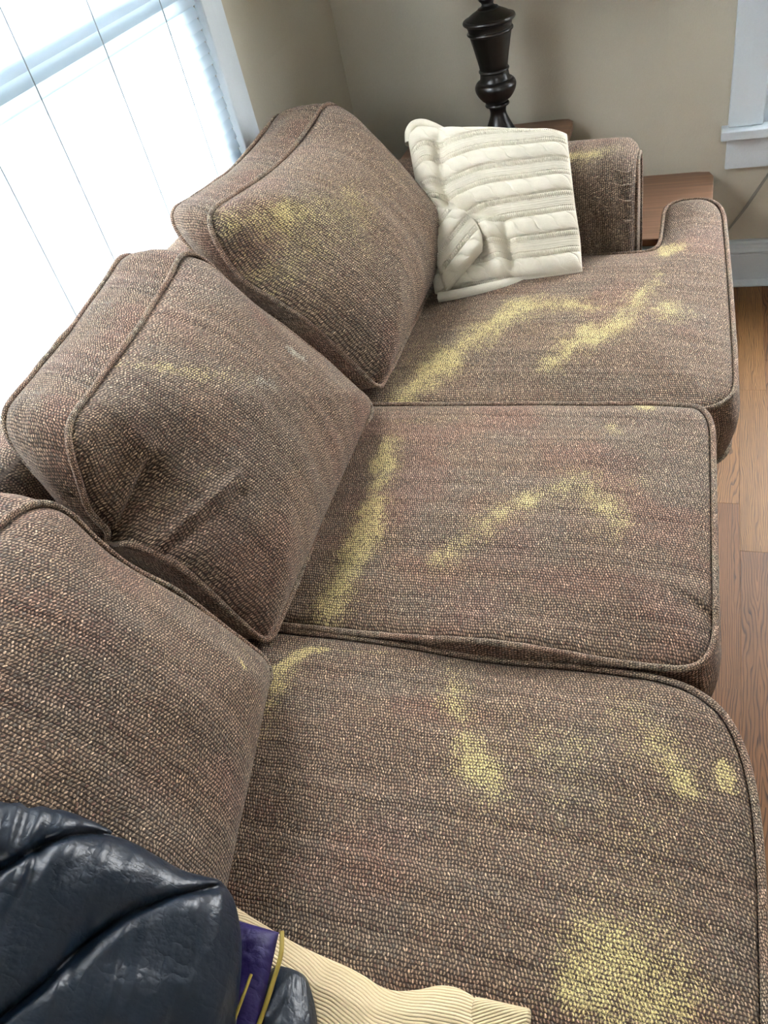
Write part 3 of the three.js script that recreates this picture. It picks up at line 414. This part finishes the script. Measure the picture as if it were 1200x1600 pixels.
// ---------------------------------------------------------------- cream cable-knit throw leaning on the far arm
{
  const yarn = grey(512, 512, (s, q) => { const r = q * 48, f = r - Math.floor(r), c = s * 40 + (Math.floor(r) % 2) * 0.0, g = c - Math.floor(c); const vv = 1 - Math.abs(Math.abs(g - 0.5) * 2 - 0.5 - (f - 0.5) * 0.6) * 1.6; return clamp(0.25 + 0.55 * clamp(vv) * (1 - Math.pow(Math.abs(f - 0.5) * 2, 3)) + 0.2 * hash(Math.floor(s * 512), Math.floor(q * 512), 301)); });
  const col = tex(512, 512, (s, q, o) => { const n = (fbm(s * 9, q * 9, 302, 4) - 0.5) * 16 + (hash(Math.floor(s * 512), Math.floor(q * 512), 303) - 0.5) * 12; o[0] = 229 + n; o[1] = 222 + n; o[2] = 204 + n * 1.1; });
  const knitMat = new THREE.MeshPhysicalMaterial({ map: tiled(col, 0.2, 0.2), bumpMap: tiled(yarn, 0.11, 0.12), bumpScale: 0.0018, roughness: 0.95, sheen: 0.15, sheenRoughness: 0.6, sheenColor: new THREE.Color(0.9, 0.88, 0.8), side: THREE.DoubleSide });
  // raised pattern of the knit: s along the cables, t across them, in metres
  const PER = 0.074;
  function knit(s, t) {
    const ph = t / PER - Math.floor(t / PER), a = (ph - 0.5) / 0.215; let h = 0;
    if (Math.abs(a) < 1) { const k = s / 0.041 + 0.14 * a + 0.36 * a * a * a; const f = k - Math.floor(k); h = 0.007 * Math.pow(Math.max(0, 1 - a * a), 0.45) * (0.22 + 0.78 * Math.pow(Math.max(0, 1 - Math.pow(Math.abs(f - 0.5) * 2, 3.2)), 0.6)); }
    const b = Math.abs(ph - 0.5); h -= 0.0058 * Math.exp(-Math.pow((b - 0.235) / 0.018, 2)) * (0.6 + 0.4 * Math.sin(s / 0.0042 * 6.283));
    h += 0.0034 * Math.exp(-Math.pow((b - 0.3) / 0.04, 2)) * (0.6 + 0.5 * Math.sin(s / 0.0042 * 6.283));
    h -= 0.005 * Math.exp(-Math.pow((b - 0.365) / 0.016, 2)) * (0.6 + 0.4 * Math.sin(s / 0.0042 * 6.283 + 1));
    if (b > 0.38) h += 0.0006 * Math.sin((b - 0.38) / 0.12 * 6.283 * 2.5);
    return h;
  }
  const BL = V(0.462, 0.492, 0.885), BR = V(0.778, 0.499, 0.815), TR = V(0.728, 0.738, 0.628), TL = V(0.372, 0.775, 0.628);
  const bil = (u, v) => V().addScaledVector(BL, (1 - u) * (1 - v)).addScaledVector(BR, u * (1 - v)).addScaledVector(TR, u * v).addScaledVector(TL, (1 - u) * v);
  const ex = V().subVectors(BR, BL).normalize(), ey = V().subVectors(TL, BL).normalize(), n = V().crossVectors(ex, ey).normalize();
  const th = thing('knit_throw', 'folded cream cable-knit throw leaning against the far sofa arm', 'throw');
  const Wd = 0.335, Ht = 0.33, T = 0.05;
  const folds = (u, v) => {
    const vx = 0.2 + 0.015 * Math.sin(v * 7); const on = sst(0.42, 0.6, v);
    let d = -0.02 * Math.exp(-Math.pow((u - vx) / 0.045, 2)) * on + 0.014 * Math.exp(-Math.pow((u - 0.09) / 0.09, 2)) * on;
    d -= 0.016 * Math.exp(-Math.pow(segDist(u, v, 0.2, 0.52, 0.46, 0.4) / 0.04, 2));
    d += 0.02 * Math.exp(-Math.pow(segDist(u, v, 0.42, 0.36, 0.47, 0.08) / 0.05, 2));
    d -= 0.016 * Math.exp(-Math.pow(segDist(u, v, 0.54, 0.36, 0.55, 0.1) / 0.035, 2));
    d += 0.008 * (fbm(u * 3, v * 3, 310, 3) - 0.5) + 0.012 * Math.sin(Math.PI * u) * Math.sin(Math.PI * v);
    return d;
  };
  const NUu = 420, NVv = 420;
  const face = surf(NUu, NVv, (a, b) => {
    const s = (a - 0.5) * 2, t = (b - 0.5) * 2; const u = 0.5 + 0.5 * s, v = 0.5 + 0.5 * t;
    const ed = Math.pow(Math.max(0, 1 - Math.pow(Math.abs(s), 9)), 0.5) * Math.pow(Math.max(0, 1 - Math.pow(Math.abs(t), 10)), 0.5);
    const pu = u + 0.012 * (fbm(v * 4, 1, 311, 2) - 0.5) * Math.abs(s), pv = v + (0.03 * (fbm(u * 4, 2, 312, 2) - 0.5) + (t > 0 ? -0.035 * Math.pow(clamp((u - 0.85) / 0.15), 2) - 0.05 * Math.pow(clamp((0.12 - u) / 0.12), 2) : 0)) * Math.abs(t);
    const p = bil(pu, pv); const bend = 0.028 * Math.exp(-Math.pow((u - 0.24) / 0.13, 2)) * sst(0.2, 0.6, v);
    const k = knit(u * Wd, (v + bend - 0.012 * Math.sin(u * 5)) * Ht - 0.055 * (u - 0.3) * sst(-0.1, 0.7, v) + 0.012);
    p.addScaledVector(n, -T / 2 + (T / 2 + folds(u, v)) * ed + k * ed); return [p.x, p.y, p.z, u * Wd, v * Ht];
  });
  facing(face, n); part('folded_body', face, knitMat, th);
  const rear = surf(40, 40, (a, b) => { const s = (a - 0.5) * 2, t = (b - 0.5) * 2; const ed = Math.pow(Math.max(0, 1 - Math.pow(Math.abs(s), 9)), 0.5) * Math.pow(Math.max(0, 1 - Math.pow(Math.abs(t), 10)), 0.5); const pu = a + 0.012 * (fbm(b * 4, 1, 311, 2) - 0.5) * Math.abs(s), pv = b + (0.03 * (fbm(a * 4, 2, 312, 2) - 0.5) + (t > 0 ? -0.035 * Math.pow(clamp((a - 0.85) / 0.15), 2) - 0.05 * Math.pow(clamp((0.12 - a) / 0.12), 2) : 0)) * Math.abs(t); const p = bil(pu, pv); p.addScaledVector(n, -T / 2 - 0.012 * ed); return [p.x, p.y, p.z, a * Wd, b * Ht]; });
  facing(rear, n.clone().negate()); part('folded_back', rear, knitMat, th);
  // turned-over lower corner: a thick flap with its own run of cables
  const q = (u, v, d) => bil(u, v).addScaledVector(n, d);
  const f00 = q(0.08, -0.01, 0.014), f10 = q(0.36, 0.19, 0.034), f11 = q(0.31, 0.43, 0.034), f01 = q(-0.02, 0.53, 0.0);
  const fs = V().subVectors(f10, f00).normalize(), ft = V().crossVectors(n, fs).normalize();
  const flap = surf(200, 220, (a, b) => {
    const p = V().addScaledVector(f00, (1 - a) * (1 - b)).addScaledVector(f10, a * (1 - b)).addScaledVector(f11, a * b).addScaledVector(f01, (1 - a) * b);
    const s = (a - 0.5) * 2, t = (b - 0.5) * 2, ed = Math.pow(Math.max(0, 1 - Math.pow(Math.abs(s), 12)), 0.5) * Math.pow(Math.max(0, 1 - Math.pow(Math.abs(t), 12)), 0.5);
    p.addScaledVector(ex, 0.014 * a * Math.sin(Math.PI * (b * 0.95 + 0.05))); p.addScaledVector(n, -0.014 + (0.022 + 0.006 * Math.sin(a * 3)) * ed + knit(V().subVectors(p, f00).dot(fs), V().subVectors(p, f00).dot(ft) + 0.02) * ed); return [p.x, p.y, p.z, a * 0.11, b * 0.15];
  });
  facing(flap, n); part('folded_corner', flap, knitMat, th, 'cream knit corner turned over at the lower left');
  // rolled layer showing under the front edge, and the curled rim at the top
  part('lower_fold', tube([q(0.03, -0.03, 0.008), q(0.12, -0.035, 0.016), q(0.3, -0.03, 0.016), q(0.46, -0.014, 0.004), q(0.62, 0.012, -0.03)], 0.0115, false, 80, 14), knitMat, th);
  const rim = [q(0.0, 0.9, -0.02), q(0.012, 0.985, -0.03), q(0.05, 1.035, -0.036), q(0.11, 1.048, -0.038), q(0.17, 1.03, -0.038), q(0.23, 0.998, -0.036), q(0.3, 0.965, -0.036)];
  part('rim', tube(rim, 0.0085, false, 90, 14), knitMat, th, 'curled ribbed rim of the cream throw');
  const inner = surf(40, 12, (a, b) => { const c = new THREE.CatmullRomCurve3(rim).getPoint(a); const p = c.lerp(q(0.02 + a * 0.24, 0.9, -0.016), b); p.addScaledVector(n, -0.004 * Math.sin(b * 1.6) + 0.001 * Math.sin(a * 160)); return [p.x, p.y, p.z, b * 0.04, a * 0.1]; });
  facing(inner, n); part('rim_inside', inner, knitMat, th);
}
// ---------------------------------------------------------------- beige corduroy garment on the near seat
{
  const rib = grey(1024, 256, (s, q) => { const f = s * 60 - Math.floor(s * 60); return Math.pow(Math.max(0, 1 - Math.pow(Math.abs(f - 0.5) * 2, 2.2)), 0.7) * (0.9 + 0.1 * hash(Math.floor(s * 1024), Math.floor(q * 256), 401)); });
  const col = tex(512, 512, (s, q, o) => { const f = s * 30 - Math.floor(s * 30), v = 1 - Math.pow(Math.abs(f - 0.5) * 2, 2) * 0.3 ; const n = (fbm(s * 6, q * 6, 402, 3) - 0.5) * 14 + (hash(Math.floor(s * 512), Math.floor(q * 256), 403) - 0.5) * 16; o[0] = (214 + n) * (0.8 + 0.2 * v); o[1] = (194 + n) * (0.78 + 0.22 * v); o[2] = (154 + n) * (0.74 + 0.26 * v); });
  const cm = new THREE.MeshPhysicalMaterial({ map: tiled(col, 0.096, 0.3), bumpMap: tiled(rib, 0.192, 0.192), bumpScale: 0.0016, roughness: 0.9, sheen: 0.35, sheenColor: new THREE.Color(0.9, 0.85, 0.7), side: THREE.DoubleSide });
  const th = thing('corduroy_garment', 'pale beige ribbed corduroy garment lying flat on the near seat cushion under the jacket', 'clothing');
  // outline of the far edge (x, z) from the jacket to the cuff end
  const edge = [[0.535, 2.19], [0.56, 2.196], [0.592, 2.204], [0.658, 2.219], [0.739, 2.23], [0.785, 2.228], [0.82, 2.22], [0.862, 2.226]];
  const ec = new THREE.CatmullRomCurve3(edge.map(([x, z]) => V(x, 0, z)), false, 'centripetal');
  const body = surf(260, 120, (a, b) => {
    const e = ec.getPointAt(a); const d = b * 0.21; const x = e.x - 0.28 * d * (1 - a) + a * 0.02 * b, z = e.z + d;
    const roll = 0.026 * Math.pow(clamp(d / 0.03), 0.5) , endRoll = Math.pow(clamp((1 - a) / 0.05), 0.5);
    const y = 0.487 + 0.004 * endRoll + roll * (0.4 + 0.6 * endRoll) + 0.007 * (fbm(a * 7, b * 2.4, 405, 3) - 0.5) + 0.006 * Math.sin(a * 16 + b * 5) * sst(0.25, 0.6, a) * Math.exp(-b * 2.5) - 0.008 * a;
    return [x, y, z, d + 0.016 * Math.sin(a * 5.5) + 0.01 * fbm(a * 8, b * 2, 406, 2), a * 0.48];
  });
  facing(body, V(0, 1, 0)); part('body', body, cm, th);
  const cuff = surf(60, 60, (a, b) => { const x = 0.842 + a * 0.058 + 0.004 * b, z = 2.222 - 0.003 * a + b * 0.17; const e = Math.pow(clamp(Math.min(a, 1 - a) / 0.07), 0.5) * Math.pow(clamp(b / 0.06), 0.5); return [x, 0.487 + 0.02 * e - 0.002 * a + 0.003 * (fbm(a * 3, b * 6, 407, 2) - 0.5), z, b * 0.17 + a * 0.03, a * 0.06]; });
  facing(cuff, V(0, 1, 0)); part('cuff', cuff, cm, th);
}
// ---------------------------------------------------------------- quilted navy jacket
{
  const crinkle = grey(512, 512, (s, q) => { const r = Math.abs(fbm(s * 9, q * 16, 501, 4) - 0.5) * 2; const r2 = Math.abs(fbm(s * 22 + 3, q * 13, 502, 3) - 0.5) * 2; return clamp(0.6 * Math.pow(r, 0.7) + 0.4 * Math.pow(r2, 0.8)); });
  const nylon = (c, r = 0.3) => new THREE.MeshPhysicalMaterial({ color: c, roughness: r, clearcoat: 0.12, clearcoatRoughness: 0.35, specularIntensity: 0.95, bumpMap: tiled(crinkle, 0.16, 0.16), bumpScale: 0.001, side: THREE.DoubleSide });
  const navy = nylon(0x091827, 0.41), purple = nylon(0x1f1050, 0.5), gold = new THREE.MeshStandardMaterial({ color: 0x9a8436, roughness: 0.6 });
  const th = thing('quilted_jacket', 'shiny navy quilted jacket thrown over the near end of the sofa', 'jacket');
  const Nn = V(0.68, 0.73, 0).normalize(), U = V(-Nn.y, Nn.x, 0), O = V(0.66, 0.56, 0);
  const pt = (q, z, h = 0) => O.clone().addScaledVector(U, q).addScaledVector(Nn, h + 0.012).add(V(0, 0, z));
  const outl = [[0.5, 2.245], [0.42, 2.235], [0.296, 2.229], [0.253, 2.219], [0.216, 2.214], [0.189, 2.214], [0.147, 2.216], [0.111, 2.217], [0.089, 2.213], [0.072, 2.21], [0.054, 2.219], [0.042, 2.232], [0.031, 2.248], [0.023, 2.265], [0.014, 2.29], [0.004, 2.325], [0.0, 2.4], [0.02, 2.52], [0.08, 2.58], [0.3, 2.6], [0.5, 2.56]];
  const c3 = new THREE.CatmullRomCurve3(outl.map(([q, z]) => V(q, z, 0)), true, 'centripetal'); const N = 420, R = 200; const ring = c3.getSpacedPoints(N).slice(0, N).map((p) => [p.x, p.y]); const cc = [0.22, 2.4];
  const seams = [[[0.42, 2.47], [0.3, 2.345], [0.261, 2.288], [0.243, 2.259], [0.223, 2.239], [0.209, 2.229], [0.17, 2.212]], [[0.3, 2.54], [0.24, 2.44], [0.201, 2.38], [0.185, 2.351], [0.166, 2.307], [0.144, 2.274], [0.113, 2.245], [0.07, 2.215]], [[0.16, 2.57], [0.1, 2.44], [0.06, 2.38], [-0.01, 2.345]]];
  const seamD = (q, z) => { let d = 9; for (const s of seams) for (let i = 1; i < s.length; i++) d = Math.min(d, segDist(q, z, ...s[i - 1], ...s[i])); return d; };
  const seamS = (q, z) => { let m = 9, sg = 0; seams.forEach((s, k) => { for (let i = 1; i < s.length; i++) { const d = segDist(q, z, ...s[i - 1], ...s[i]); if (d < m) { m = d; sg = (s[i][0] - s[i - 1][0]) * (z - s[i - 1][1]) - (s[i][1] - s[i - 1][1]) * (q - s[i - 1][0]); } } }); return sg; };
  const shell = surf(N, R, (a, b) => {
    const o = ring[Math.round(a * N) % N], s = 1 - Math.pow(b, 1.5); const q = cc[0] + (o[0] - cc[0]) * s, z = cc[1] + (o[1] - cc[1]) * s;
    const d = seamD(q, z) , e = Math.sqrt(Math.max(0, 1 - Math.pow(s, 6)));
    const puff = 0.018 * (0.35 * (1 - Math.exp(-d / 0.03)) + 0.65 * (1 - Math.exp(-d / 0.005))) - 0.005 * Math.exp(-Math.pow(d / 0.0025, 2));
    const al = (q + z) * 0.7, ac = (q - z) * 0.7;
    const w1 = Math.abs(fbm(q * 48 + z * 9, z * 9, 511, 2) - 0.5), w2 = Math.abs(fbm(q * 26 - z * 8, z * 14, 512, 2) - 0.5), msk = sst(0.42, 0.62, fbm(q * 12, z * 12, 514, 2)), near = Math.exp(-d / 0.035);
    const wr = 0.012 * (0.25 - w1) * (0.15 + 1.1 * near + 1.5 * msk) + 0.006 * (0.22 - w2) + 0.016 * (fbm(q * 9, z * 9, 513, 2) - 0.5);
    const p = pt(q, z, -0.03 + (0.03 + puff + wr) * e); return [p.x, p.y, p.z, q, z];
  });
  seamless(shell, N, R); facing(shell, Nn); part('shell', shell, navy, th);
  const under = surf(N, 8, (a, b) => { const o = ring[Math.round(a * N) % N], s = 1 - b; const p = pt(cc[0] + (o[0] - cc[0]) * s, cc[1] + (o[1] - cc[1]) * s, -0.03 - 0.012 * Math.sqrt(Math.max(0, 1 - s * s))); return [p.x, p.y, p.z, o[0], o[1]]; });
  facing(under, Nn.clone().negate()); part('inner_side', under, navy, th);
  // turned-out facing with gold piping, and the sleeve end below it
  const quad = (A, B, C, D, puff, name, mat, seed, ns = 60) => { const P = [A, B, C, D].map((v) => V(...v)); const nn = V().crossVectors(V().subVectors(P[1], P[0]), V().subVectors(P[3], P[0])).normalize(); if (nn.y < 0) nn.negate(); const g = surf(ns, ns, (a, b) => { const p = V().addScaledVector(P[0], (1 - a) * (1 - b)).addScaledVector(P[1], a * (1 - b)).addScaledVector(P[2], a * b).addScaledVector(P[3], (1 - a) * b); const e = Math.pow(Math.max(0, 1 - Math.pow(Math.abs(a * 2 - 1), 5)), 0.5) * Math.pow(Math.max(0, 1 - Math.pow(Math.abs(b * 2 - 1), 5)), 0.5); p.addScaledVector(nn, puff * e + 0.005 * (fbm(a * 4, b * 6, seed, 3) - 0.5) * e); return [p.x, p.y, p.z, a * 0.1, b * 0.12]; }); facing(g, nn); return part(name, g, mat, th); };
  quad([0.575, 0.53, 2.222], [0.655, 0.552, 2.229], [0.668, 0.545, 2.33], [0.58, 0.56, 2.33], 0.008, 'lining', purple, 521);
  part('piping', tube([V(0.6585, 0.5535, 2.228), V(0.666, 0.555, 2.248), V(0.667, 0.553, 2.272), V(0.6665, 0.55, 2.3), V(0.664, 0.547, 2.335)], 0.0024, false, 50, 8), gold, th, 'gold piping along the purple lining');
  part('piping', tube([V(0.652, 0.573, 2.275), V(0.652, 0.573, 2.3), V(0.651, 0.572, 2.335)], 0.0016, false, 30, 8), gold, th, 'gold piping along the purple lining');
  const sl = surf(80, 60, (a, b) => { const ang = (a - 0.12) * Math.PI * 0.95, r = 0.042 * (0.35 + 0.65 * Math.pow(clamp(b / 0.35), 0.6)) * (1 + 0.1 * (fbm(a * 5, b * 7, 531, 3) - 0.5)); return [0.674 + Math.cos(ang) * r * 1.0 - 0.01 + 0.02 * b, 0.512 + Math.max(0, Math.sin(ang)) * r * 0.75, 2.25 + b * 0.14, a * 0.13, b * 0.14]; });
  facing(sl, V(0, 1, 0)); part('sleeve', sl, navy, th);
}
renderer.render(scene, camera);
